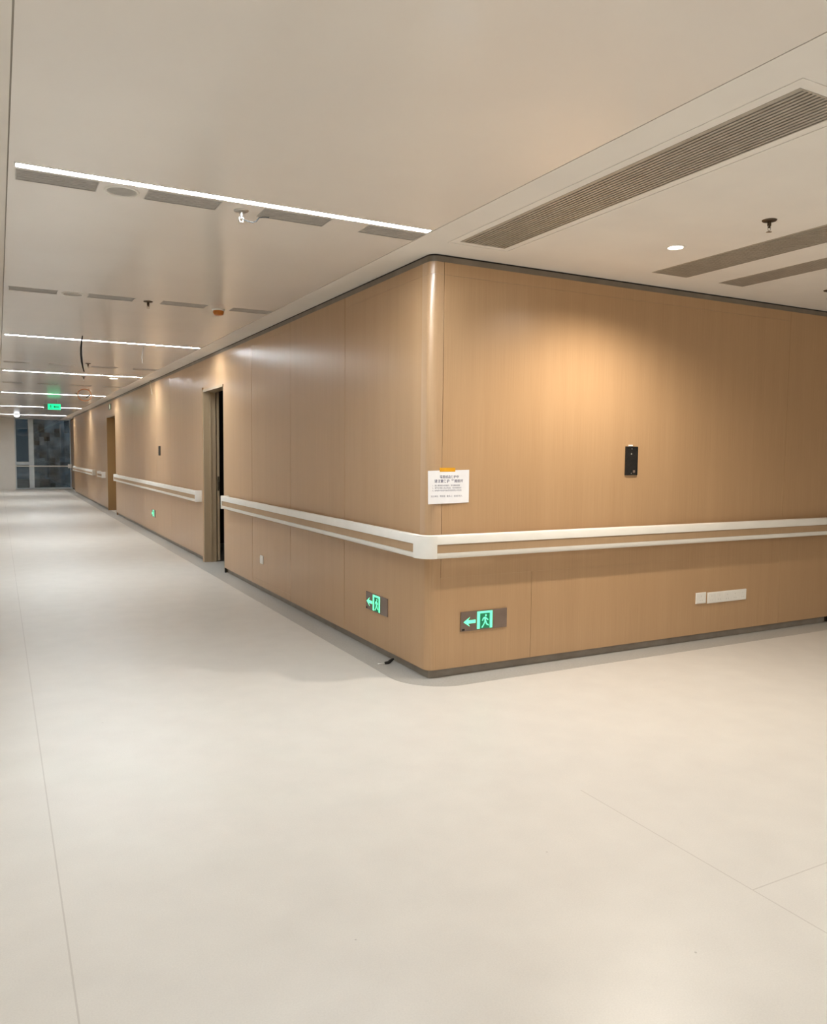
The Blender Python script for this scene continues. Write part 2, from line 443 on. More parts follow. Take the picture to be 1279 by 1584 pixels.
bm = bmesh.new(); box(bm, E2 - 0.006, E2, -10, 29.3, H + 0.003, H + 0.012); box(bm, E1 - 0.003, E1 + 0.003, -10, 29.3, H + 0.003, H + 0.012)
struct('trim_7', bm, JOINT)
# raised bead round the first linear diffuser
def bead(bm, x0, x1, y0, y1, wd, z0, z1):
    box(bm, x0 - wd, x0, y0 - wd, y1 + wd, z0, z1); box(bm, x1, x1 + wd, y0 - wd, y1 + wd, z0, z1)
    box(bm, x0, x1, y0 - wd, y0, z0, z1); box(bm, x0, x1, y1, y1 + wd, z0, z1)
bm = bmesh.new(); bead(bm, -0.030, 0.380, -2.560, -0.268, 0.006, H - 0.003, H)
struct('trim_6', bm, PLASTER)

# ------------------------------------------------------------------ linear air diffusers in the plaster ceiling
def linear_diffuser(x0, x1, y0, y1, n, label):
    t = thing('linear_diffuser', label, 'air vent', ((x0 + x1) / 2, (y0 + y1) / 2, H), 0, 'long slatted air diffusers')
    hx, hy = (x1 - x0) / 2, (y1 - y0) / 2
    bm = bmesh.new(); bead(bm, -hx + 0.007, hx - 0.007, -hy + 0.007, hy - 0.007, 0.007, -0.002, 0.03)
    link('frame', bm, DIFF, t)
    bm = bmesh.new(); box(bm, -hx, hx, -hy, hy, 0.04, 0.05); link('back_plate', bm, VENTDARK, t)
    p = (2 * hx - 0.014) / n
    for k in range(n):
        bm = bmesh.new(); xx = -hx + 0.007 + p * (k + 0.5)
        # slanted blade
        a = 0.30 * p
        v = [bm.verts.new(q) for q in ((xx - a, -hy + 0.007, 0.0), (xx + a, -hy + 0.007, 0.0), (xx + a * 0.8, -hy + 0.007, 0.012), (xx - a * 1.0, -hy + 0.007, 0.012),
                                       (xx - a, hy - 0.007, 0.0), (xx + a, hy - 0.007, 0.0), (xx + a * 0.8, hy - 0.007, 0.012), (xx - a * 1.0, hy - 0.007, 0.012))]
        for f in ((0, 1, 2, 3), (4, 7, 6, 5), (0, 4, 5, 1), (1, 5, 6, 2), (2, 6, 7, 3), (3, 7, 4, 0)): bm.faces.new([v[i] for i in f])
        link('slat', bm, DIFF, t)
linear_diffuser(*LIN[0], 13, 'long slatted air diffuser nearest the wooden corner, its dark slats clearly visible')
linear_diffuser(*LIN[1], 13, 'middle of the three long grey ceiling diffusers, behind the downlight and sprinkler')
linear_diffuser(*LIN[2], 10, 'narrow grey ceiling diffuser farthest right, close above the dark end of the wood wall')

# ------------------------------------------------------------------ strip lights
SL = {-0.43: 'bright white ceiling strip light nearest the camera, with grey vents along its edge',
      5.235: 'second ceiling strip light down the corridor, black cable hanging in front of it',
      9.465: 'third ceiling strip light, beside the dark joint across the corridor ceiling',
      14.56: 'fourth ceiling strip light, passing behind the coil of orange cable',
      20.22: 'fifth ceiling strip light, partly hidden by the hanging green exit sign',
      25.70: 'last and farthest ceiling strip light, right before the dark end window',
      -6.0: 'ceiling strip light behind the camera position'}
for y, _ in STRIPS:
    t = thing('strip_light', SL[y], 'ceiling light', (-1.272, y + 0.031, H), 0, 'linear strip lights across the corridor ceiling')
    bm = bmesh.new(); bead(bm, -1.033, 1.033, -0.024, 0.024, 0.0065, -0.0015, 0.03); link('housing', bm, WHITEPL, t)
    bm = bmesh.new(); box(bm, -1.033, 1.033, -0.024, 0.024, 0.002, 0.008); link('diffuser', bm, STRIPEM, t)

# ------------------------------------------------------------------ square slot vents in the metal ceiling rows
place = {0: 'beside the left ceiling edge', 1: 'second from the left', 2: 'third from the left', 3: 'nearest the wood wall'}
rown = {-0.345: 'along the nearest strip light', 2.455: 'in the row without light', 8.06: 'before the third strip light', 11.74: 'beyond the third strip light'}
for y in ROWS:
    for q, (a, b) in enumerate(((-2.305, -1.957), (-1.738, -1.384), (-1.168, -0.797), (-0.584, -0.232))):
        if y > 10 and q < 3: pass
        t = thing('slot_vent', 'grey vent ' + rown[y] + ', ' + place[q], 'air vent', ((a + b) / 2, y + 0.0775, H), 0, 'small grey vents in the corridor ceiling')
        hx = (b - a) / 2
        bm = bmesh.new(); bead(bm, -hx + 0.006, hx - 0.006, -0.0715, 0.0715, 0.006, -0.0015, 0.02); link('frame', bm, VENTGREY, t)
        bm = bmesh.new(); box(bm, -hx, hx, -0.0775, 0.0775, 0.018, 0.024); link('back_plate', bm, VENTDARK, t)
        for k in range(7):
            bm = bmesh.new(); yy = -0.0715 + 0.143 * (k + 0.5) / 7
            box(bm, -hx + 0.006, hx - 0.006, yy - 0.0078, yy + 0.0078, 0.0005, 0.006)
            link('slat', bm, VENTGREY, t)

# ------------------------------------------------------------------ round speakers
def speaker(x, y, r, label):
    t = thing('ceiling_speaker', label, 'speaker', (x, y, H), 0, 'round speakers in the corridor ceiling')
    bm = bmesh.new(); lathe(bm, [(r * .86, -0.001), (r * .9, -0.006), (r, -0.004), (r * 1.02, 0.0), (r * 0.86, 0.0)], 36); link('rim', bm, WHITEPL, t, True)
    bm = bmesh.new(); lathe(bm, [(0, -0.0055), (r * .5, -0.0045), (r * .86, -0.002), (r * 0.86, 0.0)], 36); link('grille', bm, VENTGREY, t, True)
speaker(-1.849, -0.262, 0.078, 'round ceiling speaker between two vents along the nearest strip light')
speaker(-1.849, 2.53, 0.078, 'pale round ceiling speaker in the vent row without a light')

# ------------------------------------------------------------------ sprinklers
def sprinkler(x, y, label, dark=True, s=1.0):
    t = thing('sprinkler', label, 'sprinkler', (x, y, H), 0, 'ceiling sprinklers')
    bm = bmesh.new(); lathe(bm, [(0.008, -0.010), (0.02, -0.010), (0.034 * s, -0.006), (0.038 * s, -0.001), (0.038 * s, 0.0)], 24)
    link('escutcheon', bm, BRONZE if dark else CHROME, t, True)
    bm = bmesh.new(); lathe(bm, [(0.010, -0.008), (0.010, -0.030), (0.006, -0.032), (0.006, -0.040)], 14); link('stem', bm, CHROME if not dark else BRONZE, t, True)
    bm = bmesh.new()
    for sgn in (-1, 1):
        tube(bm, [(sgn * 0.007, 0, -0.028), (sgn * 0.011, 0, -0.038), (sgn * 0.009, 0, -0.050), (sgn * 0.002, 0, -0.057)], 0.0022, 6)
    link('yoke', bm, CHROME, t, True)
    bm = bmesh.new(); lathe(bm, [(0, -0.057), (0.006, -0.058), (0.014, -0.060), (0.014, -0.062), (0, -0.062)], 16); link('deflector', bm, CHROME, t, True)
    return t
sprinkler(1.212, -1.474, 'dark pendent sprinkler in the plaster ceiling, right of the downlight')
sprinkler(3.085, -0.536, 'tiny sprinkler at the right edge, above the dark end of the wood wall')
t = sprinkler(-1.265, -0.250, 'silver sprinkler with a dangling wire tail under the nearest strip light', False)
bm = bmesh.new()
tube(bm, [(0.004, 0, -0.042), (0.03, -0.004, -0.050), (0.06, -0.004, -0.053), (0.078, 0, -0.044), (0.095, 0.004, -0.022), (0.115, 0.006, -0.016), (0.15, 0.006, -0.012)], 0.0035, 7)
o = link('wire', bm, simple('grey_wire', (0.03, 0.03, 0.03), 0.7), t, True); o['label'] = 'thin grey curled wire'
sprinkler(-1.272, 2.545, 'sprinkler in the vent row without a light, between two grey vents')
sprinkler(-1.244, 7.748, 'sprinkler between the second and third strip lights')
sprinkler(-1.107, 9.90, 'sprinkler just beyond the third strip light')
sprinkler(-0.888, 13.96, 'sprinkler just in front of the fourth strip light')

# ------------------------------------------------------------------ smoke detector with orange dust cap
t = thing('smoke_detector', 'smoke detector under an orange dust cap, in the vent row without a light', 'smoke detector', (-0.675, 2.60, H))
bm = bmesh.new(); lathe(bm, [(0.0, -0.014), (0.05, -0.014), (0.056, -0.006), (0.056, 0.0)], 28); link('base', bm, WHITEPL, t, True)
bm = bmesh.new(); lathe(bm, [(0.0, -0.052), (0.026, -0.052), (0.038, -0.046), (0.046, -0.030), (0.046, -0.014), (0.0, -0.014)], 28)
o = link('dust_cap', bm, ORANGE, t, True); o['label'] = 'orange dust cap'

# ------------------------------------------------------------------ downlights
def downlight(x, y, watts, label, r=0.050, warm=(1.0, 0.90, 0.77), ang=154, blend=0.75, hide=False):
    t = thing('downlight', label, 'ceiling light', (x, y, H), 0, 'round recessed downlights')
    bm = bmesh.new(); lathe(bm, [(r * .86, 0.004), (r * .88, -0.004), (r * 1.12, -0.003), (r * 1.14, 0.0)], 28); link('trim_ring', bm, WHITEPL, t, True)
    bm = bmesh.new(); lathe(bm, [(0, -0.002), (r * .86, -0.002), (r * .86, 0.002), (0, 0.002)], 28); link('lens', bm, LAMPEM, t)
    ld = bpy.data.lights.new('downlight_lamp', 'SPOT'); ld.energy = watts; ld.color = warm
    ld.spot_size = math.radians(ang); ld.spot_blend = blend; ld.shadow_soft_size = 0.035
    lo = bpy.data.objects.new('lamp', ld); C.objects.link(lo); lo.parent = t; lo.location = (0, 0, -0.012)
    return t
downlight(1.196, -0.842, SPOT_W, 'lit round downlight in front of the wood wall, between the diffusers')
downlight(-0.63, 9.95, 8, 'small lit downlight beside the third corridor strip light', r=0.07)
for (x, y, wh) in ((1.2, -4.2, 'straight out from the lit downlight, two strides back'), (1.2, -7.4, 'near the back wall, left row'), (4.4, -4.2, 'at the right end of the hall, front row'),
                   (4.4, -7.6, 'at the right end of the hall, back row'), (-5.2, -2.0, 'in the left bay, front'), (-5.2, -6.0, 'in the left bay, back')):
    downlight(x, y, HALL_W, 'hall downlight ' + wh, warm=(1.0, 0.98, 0.95))
# small dome lamp by the end window
t = thing('dome_lamp', 'small round white lamp on the far ceiling, above the end window left pane', 'ceiling light', (-1.80, 25.60, H))
bm = bmesh.new(); lathe(bm, [(0, -0.10), (0.05, -0.092), (0.085, -0.06), (0.095, -0.02), (0.095, 0)], 20); link('shade', bm, simple('dome_glow', (0.9, 0.9, 0.9), 0.4, emit=(0.85, 0.93, 1.0), es=3.0), t, True)
bm = bmesh.new(); lathe(bm, [(0.095, -0.02), (0.105, -0.018), (0.105, 0), (0.095, 0)], 20); link('rim', bm, WHITEPL, t, True)

# ------------------------------------------------------------------ handrails
RF = 0.012
PROF = [(0.040, 0.925), (0.044, 0.940), (0.056, 0.947), (0.078, 0.947), (0.088, 0.942), (0.092, 0.932), (0.092, 0.889), (0.084, 0.889),
        (0.084, 0.832), (0.092, 0.832), (0.092, 0.812), (0.087, 0.802), (0.076, 0.797), (0.050, 0.799), (0.040, 0.812)]
def handrail_straight(y0, y1, label):
    t = thing('handrail', label, 'handrail', (0, 0, 0), 0, 'white wall handrails')
    bm = bmesh.new(); sweep(bm, 0, PROF, y1 - 0.02, y0 + 0.02, mode='left'); link('rail_body', bm, RAILW, t, True)
    bm = bmesh.new(); sweep(bm, 0, [(0.0842, 0.834), (0.0842, 0.887), (0.0875, 0.887), (0.0875, 0.834)], y1 - 0.04, y0 + 0.04, mode='left'); link('insert_strip', bm, RAILIN, t)
    for a, b in ((y0, y0 + 0.03), (y1 - 0.03, y1)):
        bm = rbox(-0.094, -0.0, a, b, 0.794, 0.950, 0.006, 3); link('end_cap', bm, RAILW, t, True)
    n = max(2, int((y1 - y0) / 1.2))
    for k in range(n):
        yy = y0 + 0.25 + (y1 - y0 - 0.5) * k / (n - 1)
        bm = bmesh.new(); box(bm, -0.05, -0.0, yy - 0.03, yy + 0.03, 0.82, 0.92); link('bracket', bm, RAILW, t)
    return t
t = thing('handrail', 'long white handrail that wraps around the rounded wooden corner', 'handrail', (0, 0, 0), 0, 'white wall handrails')
bm = bmesh.new(); sweep(bm, RF, PROF, 4.88, 8.8, n=10); link('rail_body', bm, RAILW, t, True)
bm = bmesh.new(); sweep(bm, 0, [(0.0842, 0.834), (0.0842, 0.887), (0.0875, 0.887), (0.0875, 0.834)], 4.86, 0.03, mode='left'); link('insert_strip', bm, RAILIN, t)
bm = bmesh.new(); box(bm, -0.012, 8.8, -0.0875, -0.0842, 0.834, 0.887); link('insert_strip', bm, RAILIN, t)
bm = bmesh.new(); sweep(bm, RF, [(0.080, 0.8), (0.080, 0.9445), (0.0935, 0.9445), (0.0942, 0.93), (0.0942, 0.812), (0.0925, 0.800)], 0.030, -0.012 if False else 0.0125, n=10)
link('corner_cover', bm, RAILW, t, True)
bm = rbox(-0.094, 0.0, 4.865, 4.90, 0.794, 0.950, 0.006, 3); link('end_cap', bm, RAILW, t, True)
for yy in (0.5, 1.7, 2.9, 4.1, 4.7):
    bm = bmesh.new(); box(bm, -0.05, 0, yy - 0.03, yy + 0.03, 0.82, 0.92); link('bracket', bm, RAILW, t)
for xx in (0.5, 1.7, 2.9, 4.1, 5.3, 6.5):
    bm = bmesh.new(); box(bm, xx - 0.03, xx + 0.03, -0.05, 0, 0.82, 0.92); link('bracket', bm, RAILW, t)
handrail_straight(6.25, 14.62, 'straight white handrail on the corridor wall between the two doorways')
handrail_straight(16.87, 17.97, 'short stub of white handrail beyond the second doorway')
handrail_straight(19.15, 25.6, 'farthest white handrail, on the wood wall near the end window')

# ------------------------------------------------------------------ doors
# door 1: deep frame, leaf standing ajar into a dark room
bm = bmesh.new()
box(bm, -0.010, 0.150, Y2 - 0.035, Y2, 0.0, DH1)                 # far jamb
box(bm, 0.0, 0.150, Y1, Y1 + 0.02, 0.0, DH1)                     # near jamb
box(bm, -0.010, 0.150, Y1, Y2, DH1 - 0.03, DH1)                  # head
box(bm, 0.070, 0.090, Y2 - 0.045, Y2 - 0.035, 0.0, DH1 - 0.03)   # raised bead
fr = struct('door_1', bm, WOOD_FRAME)
bm = bmesh.new(); box(bm, -0.014, -0.0, Y2, Y2 + 0.055, 0.0, DH1 + 0.03); link('casing', bm, WOOD, fr)
bm = bmesh.new(); box(bm, 0.164, 0.196, Y2 - 0.03, Y2 + 1.05, 0.012, DH1 - 0.01); leaf = link('door_leaf', bm, WOOD_FRAME, fr); leaf['label'] = 'sliding door leaf pushed open'
bm = bmesh.new(); box(bm, 0.169, 0.191, Y2 - 0.034, Y2 - 0.0305, 0.95, 1.14); link('lock_plate', bm, BRONZE, leaf)
bm = bmesh.new(); tube(bm, [(0.180, Y2 - 0.034, 1.08), (0.180, Y2 - 0.07, 1.07), (0.180, Y2 - 0.07, 0.97)], 0.008, 8); link('door_handle', bm, BRONZE, leaf, True)
# door 2: closed double door in a recess
bm = bmesh.new()
box(bm, 0.0, 0.30, Y4 - 0.04, Y4, 0.0, DH2); box(bm, 0.0, 0.30, Y3, Y3 + 0.04, 0, DH2); box(bm, 0.0, 0.30, Y3, Y4, DH2 - 0.04, DH2)
fr = struct('door_2', bm, WOOD_DOOR)
ym = (Y3 + Y4) / 2
for a, b in ((Y3 + 0.042, ym - 0.002), (ym + 0.002, Y4 - 0.042)):
    bm = bmesh.new(); box(bm, 0.24, 0.28, a, b, 0.01, DH2 - 0.045); lf = link('door_leaf', bm, WOOD_DOOR, fr)
    hy = ym - 0.07 if b < ym else ym + 0.07
    bm = bmesh.new(); tube(bm, [(0.24, hy, 0.9), (0.19, hy, 0.9), (0.19, hy, 1.3), (0.24, hy, 1.3)], 0.011, 8); link('door_handle', bm, CHROME, lf, True)
# sill gap under closed door 2 block
bm = bmesh.new(); box(bm, 0.29, 0.40, Y3 - 0.1, Y4 + 0.1, 0, H); struct('wall_niche', bm, SUBST)

# ------------------------------------------------------------------ end window
WY = 29.2
bm = bmesh.new()
box(bm, -1.90, -1.78, WY - 0.10, WY + 0.05, 0, H)            # left jamb
box(bm, 0.10, 0.19, WY - 0.08, WY + 0.05, 0, H)              # right jamb
box(bm, -1.78, 0.10, WY - 0.04, WY + 0.05, 0, 0.05)
box(bm, -1.78, 0.10, WY - 0.04, WY + 0.05, H - 0.03, H)
fr = struct('window_1', bm, WINFRAME)
bm = bmesh.new(); box(bm, -1.35, -1.18, WY - 0.16, WY + 0.02, 0.05, H - 0.03); link('mullion', bm, WINFRAME, fr)
bm = bmesh.new(); box(bm, -1.78, -1.35, WY - 0.05, WY + 0.02, 0.93, 1.05); link('transom', bm, WINFRAME, fr)
for x0, x1, z0, z1 in ((-1.78, -1.35, 0.05, 0.93), (-1.78, -1.35, 1.05, H - .03), (-1.18, 0.10, 0.05, H - .03)):
    bm = bmesh.new(); box(bm, x0, x1, WY, WY + 0.008, z0, z1); link('pane', bm, GLASS, fr)
t = thing('guard_rail', 'slim pale metal rail crossing the dark end window at waist height', 'railing', (0, WY - 0.24, 0))
bm = bmesh.new(); tube(bm, [(-1.85, 0, 0.885), (0.08, 0, 0.885)], 0.022, 10); link('rail', bm, RAILW, t, True)
bm = rbox(0.0, 0.13, -0.06, 0.04, 0.81, 0.96, 0.008); link('end_block', bm, RAILW, t, True)
bm = rbox(-1.83, -1.80, -0.03, 0.03, 0.855, 0.915, 0.004); link('end_block', bm, RAILW, t, True)
# outside: dark rock-like wall and ground
bm = bmesh.new()
NX, NZ = 36, 26; gr = []
for i in range(NX + 1):
    row = []
    for k in range(NZ + 1):
        x = -1.22 + 7.2 * i / NX; z = -1 + 4.7 * k / NZ
        row.append(bm.verts.new((x, 33.0 + random.uniform(-.16, .16) + 0.4 * math.sin(x * 1.7) * math.sin(z * 1.1), z)))
    gr.append(row)
for i in range(NX):
    for k in range(NZ): bm.faces.new([gr[i][k], gr[i + 1][k], gr[i + 1][k + 1], gr[i][k + 1]])
low = [gr[i][0] for i in range(NX + 1)]
bk = [bm.verts.new((v.co.x, 34.0, -1)) for v in low]; bt = [bm.verts.new((v.co.x, 34.0, 3.7)) for v in low]
for i in range(NX):
    bm.faces.new([low[i], low[i + 1], bk[i + 1], bk[i]]); bm.faces.new([bk[i], bk[i + 1], bt[i + 1], bt[i]])
    bm.faces.new([gr[i][NZ], gr[i + 1][NZ], bt[i + 1], bt[i]])
struct('wall_outside', bm, CONCRETE, smooth=True)
bm = bmesh.new(); box(bm, -8, 8, 29.32, 45, -0.3, -0.1); struct('floor', bm, CONCRETE)
ld = bpy.data.lights.new('yard_fill', 'POINT'); ld.energy = 260; ld.color = (0.75, 0.87, 1.0); ld.shadow_soft_size = 0.2  # unseen light added to brighten the outdoor wall behind the window
lo = bpy.data.objects.new('yard_fill', ld); C.objects.link(lo); lo.location = (2.6, 30.6, 2.9)
tag(lo, 'unseen fill light added outside the end window', 'lamp')

# ------------------------------------------------------------------ exit signs
def man(s, ox, oz):
    """running figure polygons, unit box 1 x 1 scaled by s"""
    P = []
    cir = [(0.60 + 0.085 * math.cos(a * PI / 5), 0.86 + 0.085 * math.sin(a * PI / 5)) for a in range(10)]
    P.append(cir)
    P.append([(0.46, 0.76), (0.60, 0.74), (0.62, 0.45), (0.46, 0.42)])               # torso
    P.append([(0.46, 0.76), (0.30, 0.70), (0.20, 0.52), (0.27, 0.49), (0.36, 0.62), (0.47, 0.66)])   # arm forward
    P.append([(0.58, 0.74), (0.74, 0.66), (0.86, 0.56), (0.82, 0.50), (0.70, 0.58), (0.58, 0.64)])
    P.append([(0.46, 0.44), (0.56, 0.44), (0.42, 0.22), (0.26, 0.04), (0.16, 0.04), (0.18, 0.10), (0.33, 0.24)])
    P.append([(0.52, 0.46), (0.64, 0.48), (0.72, 0.30), (0.92, 0.20), (0.90, 0.13), (0.64, 0.22)])
    return [[(ox + x * s[0], oz + z * s[1]) for x, z in p] for p in P]
def exit_sign(loc, rz, label, W=0.365, Hh=0.130):
    t = thing('exit_sign', label, 'exit sign', loc, rz, 'low exit signs let into the wood walls')
    bm = rbox(-W / 2, W / 2, -0.007, 0.0, 0, Hh, 0.0015, 2); link('panel', bm, SIGNPANEL, t)
    x0 = -W / 2
    # arrow to the left
    bm = bmesh.new()
    ax, az = x0 + W * 0.055, Hh * 0.47
    poly_extrude(bm, [(ax, az), (ax + .050, az + .032), (ax + .036, az + .011), (ax + .094, az + .011), (ax + .094, az - .011), (ax + .036, az - .011), (ax + .050, az - .032)], -0.0086, -0.0068)
    link('arrow', bm, GREENLIT, t)
    dx0, dx1 = x0 + W * 0.345, x0 + W * 0.675
    bm = bmesh.new()
    for a, b, c, d in ((dx0, dx0 + .022, 0.008, Hh - 0.006), (dx1 - .020, dx1, 0.008, Hh - 0.006), (dx0 + .022, dx1 - .020, Hh - 0.020, Hh - 0.006)):
        box(bm, a, b, -0.0086, -0.0068, c, d)
    link('door_symbol', bm, GREENLIT, t)
    bm = bmesh.new(); box(bm, dx0 + .022, dx1 - .020, -0.0076, -0.0068, 0.008, Hh - 0.020); link('symbol_ground', bm, GREENDIM, t)
    bm = bmesh.new()
    for i, p in enumerate(man((dx1 - dx0 - .044, Hh - 0.032), dx0 + .023, 0.010)): poly_extrude(bm, p, -0.0086 - i * 0.00008, -0.0070)
    link('running_figure', bm, GREENLIT, t)
    bm = bmesh.new(); box(bm, x0 + 0.010, x0 + 0.030, -0.0078, -0.0068, 0.006, 0.018); link('test_button', bm, BLACKPL, t)
    return t
exit_sign((0.428, 0, 0.295), 0, 'green lit exit sign, arrow left, on the right wall beside the corner')
exit_sign((0.0, 0.757, 0.305), -PI / 2, 'green lit exit sign low on the corridor wall, left of the corner')
exit_sign((0.0, 9.98, 0.315), -PI / 2, 'small distant exit sign under the handrail between the doorways')
# hanging exit sign
t = thing('hanging_exit_sign', 'green exit sign hanging from the corridor ceiling near the end window', 'exit sign', (-1.20, 16.8, 2.46))
bm = rbox(-0.19, 0.19, -0.012, 0.012, 0, 0.155, 0.003); link('case', bm, simple('sign_case', (0.3, 0.35, 0.32), 0.3), t)
bm = bmesh.new(); box(bm, -0.10, 0.185, -0.0145, -0.0122, 0.008, 0.147); link('lit_face', bm, simple('green_lit_face', (0.02, 0.5, 0.25), 0.4, emit=(0.01, 0.82, 0.32), es=1.1), t)
bm = bmesh.new()
for i, p in enumerate(man((0.09, 0.12), -0.085, 0.018)): poly_extrude(bm, p, -0.0175 - i * 1e-4, -0.0147)
link('running_figure', bm, GREENDIM, t)
bm = bmesh.new(); poly_extrude(bm, [(0.02, 0.077), (0.06, 0.110), (0.06, 0.09), (0.15, 0.09), (0.15, 0.064), (0.06, 0.064), (0.06, 0.044)], -0.0175, -0.0147)
link('arrow', bm, GREENDIM, t)
for xx in (-0.12, 0.12):
    bm = bmesh.new(); tube(bm, [(xx, 0, 0.15), (xx, 0, 0.24)], 0.004, 8); link('rod', bm, CHROME, t)
# small projecting room sign above door 2
t = thing('door_sign', 'small green and white sign above the second doorway', 'sign', (0, 15.75, 2.46))
bm = rbox(-0.012, -0.0, -0.17, 0.17, 0, 0.14, 0.002); link('plate', bm, simple('sign_olive', (0.22, 0.24, 0.15), 0.4), t)
bm = bmesh.new()
v = [bm.verts.new(q) for q in ((-0.016, -0.09, 0.02), (-0.016, 0.0, 0.02), (-0.016, -0.03, 0.125), (-0.016, -0.06, 0.125), (-0.0118, -0.09, 0.02), (-0.0118, 0.0, 0.02), (-0.0118, -0.03, 0.125), (-0.0118, -0.06, 0.125))]
for f in ((0, 1, 2, 3), (7, 6, 5, 4), (0, 4, 5, 1), (1, 5, 6, 2), (2, 6, 7, 3), (3, 7, 4, 0)): bm.faces.new([v[i] for i in f])
link('symbol', bm, simple('lit_symbol', (0.8, 0.85, 0.7), 0.4, emit=(0.8, 0.95, 0.7), es=0.6), t)

# ------------------------------------------------------------------ switches and sockets
t = thing('control_box', 'black open wall box with two screws on the right wood wall', 'wall box', (1.6875, 0, 1.317))
bm = rbox(-0.0575, 0.0575, -0.010, 0.0, 0, 0.210, 0.002); link('back_box', bm, BLACKPL, t)
bm = bmesh.new()
box(bm, -0.056, -0.048, -0.0135, -0.0098, 0.002, 0.208); box(bm, 0.048, 0.056, -0.0135, -0.0098, 0.002, 0.208)
box(bm, -0.048, 0.048, -0.0135, -0.0098, 0.002, 0.010); box(bm, -0.048, 0.048, -0.0135, -0.0098, 0.200, 0.208)
link('frame', bm, BLACKPL, t)
for z, r in ((0.192, 0.004), (0.155, 0.007), (0.014, 0.0045)):
    bm = bmesh.new(); lathe(bm, [(0, 0.0018), (r * .8, 0.0015), (r, 0)], 12); bmesh.ops.rotate(bm, verts=bm.verts, cent=(0, 0, 0), matrix=Matrix.Rotation(PI / 2, 3, 'X'))
    bmesh.ops.translate(bm, verts=bm.verts, vec=(-0.004, -0.0102 if 0.02 < z < 0.19 else -0.0136, z)); link('screw', bm, CHROME, t, True)
bm = rbox(0.012, 0.034, -0.0125, -0.0100, 0.018, 0.036, 0.001, 1); link('terminal_block', bm, SIGNPANEL, t)
bm = rbox(-0.028, 0.012, -0.006, 0.0, 0.211, 0.222, 0.001, 1); o = link('cable_stub', bm, PAPER, t); o['label'] = 'small white tab on top'
def wall_plate(name, loc, rz, wd, hh, label, cat, kind, group=None, mat=WHITEPL):
    t = thing(name, label, cat, loc, rz, group)
    bm = rbox(-wd / 2, wd / 2, -0.009, 0, 0, hh, 0.003, 3); link('plate', bm, mat, t, True)
    if kind == 'socket':
        n = max(1, round(wd / 0.09))
        for k in range(n):
            cx = -wd / 2 + wd * (k + .5) / n
            bm = rbox(cx - wd / n / 2 + 0.006, cx + wd / n / 2 - 0.006, -0.0105, -0.0085, 0.008, hh - 0.008, 0.0008, 1); md = link('socket_module', bm, mat, t)
            bm = bmesh.new()
            for sx, sz in ((-0.011, 0.28), (0.011, 0.28), (0, 0.66)):
                box(bm, cx + sx - 0.0012, cx + sx + 0.0012, -0.0109, -0.0104, hh * sz - 0.003, hh * sz + 0.006)
            link('pin_holes', bm, VENTGREY, md)
    else:
        bm = rbox(-wd / 2 + 0.009, wd / 2 - 0.009, -0.012, -0.0085, 0.012, hh - 0.012, 0.001, 1); link('rocker', bm, mat, t)
wall_plate('wall_socket', (2.4555, 0, 0.303), 0, 0.112, 0.088, 'small square white socket left of the long white socket strip', 'socket', 'socket', 'white sockets low on the right wall')
wall_plate('wall_socket', (2.752, 0, 0.297), 0, 0.448, 0.088, 'long white multi-socket strip low on the right wall', 'socket', 'socket', 'white sockets low on the right wall')
wall_plate('wall_socket', (0, 3.562, 0.303), -PI / 2, 0.10, 0.088, 'single small white socket low on the corridor wall near the first doorway', 'socket', 'switch')
wall_plate('wall_switch', (0, 9.32, 1.40), -PI / 2, 0.15, 0.16, 'small black wall box on the corridor wall between the doorways', 'wall box', 'switch', None, BLACKPL)

# ------------------------------------------------------------------ paper notice
t = thing('paper_notice', 'white printed paper notice taped to the wood wall beside the corner', 'notice', (0, 0, 1.139))
bm = bmesh.new(); NXp, NZp = 16, 10; g = []
for i in range(NXp + 1):
    row = []
    for k in range(NZp + 1):
        u = i / NXp; v_ = k / NZp
        x = -0.012 + 0.308 * u; z = 0.212 * v_ + 0.006 * u * (1 - v_) * 0 + (0.006 * u)
        y = -0.0022 - 0.006 * (1 - v_) * math.sin(u * PI) ** 2 - 0.010 * max(0, 0.25 - u) * 4 * (0.4 + .6 * (1 - v_))
        row.append((x, y, z))
    g.append(row)
fv = [[bm.verts.new(p) for p in r] for r in g]; bv = [[bm.verts.new((p[0], p[1] + 0.0006, p[2])) for p in r] for r in g]
for i in range(NXp):
    for k in range(NZp):
        bm.faces.new([fv[i][k], fv[i + 1][k], fv[i + 1][k + 1], fv[i][k + 1]]); bm.faces.new([bv[i][k], bv[i][k + 1], bv[i + 1][k + 1], bv[i + 1][k]])
link('sheet', bm, PAPER, t, True)
bm = bmesh.new(); box(bm, 0.076, 0.190, -0.0036, -0.0006, 0.206, 0.231); o = link('tape', bm, TAPE, t); o['label'] = 'orange tape strip'
def sheet_y(x, z):
    u = (x + 0.012) / 0.308; v_ = z / 0.212
    return -0.0022 - 0.006 * (1 - v_) * math.sin(u * PI) ** 2 - 0.010 * max(0, 0.25 - u) * 4 * (0.4 + .6 * (1 - v_))
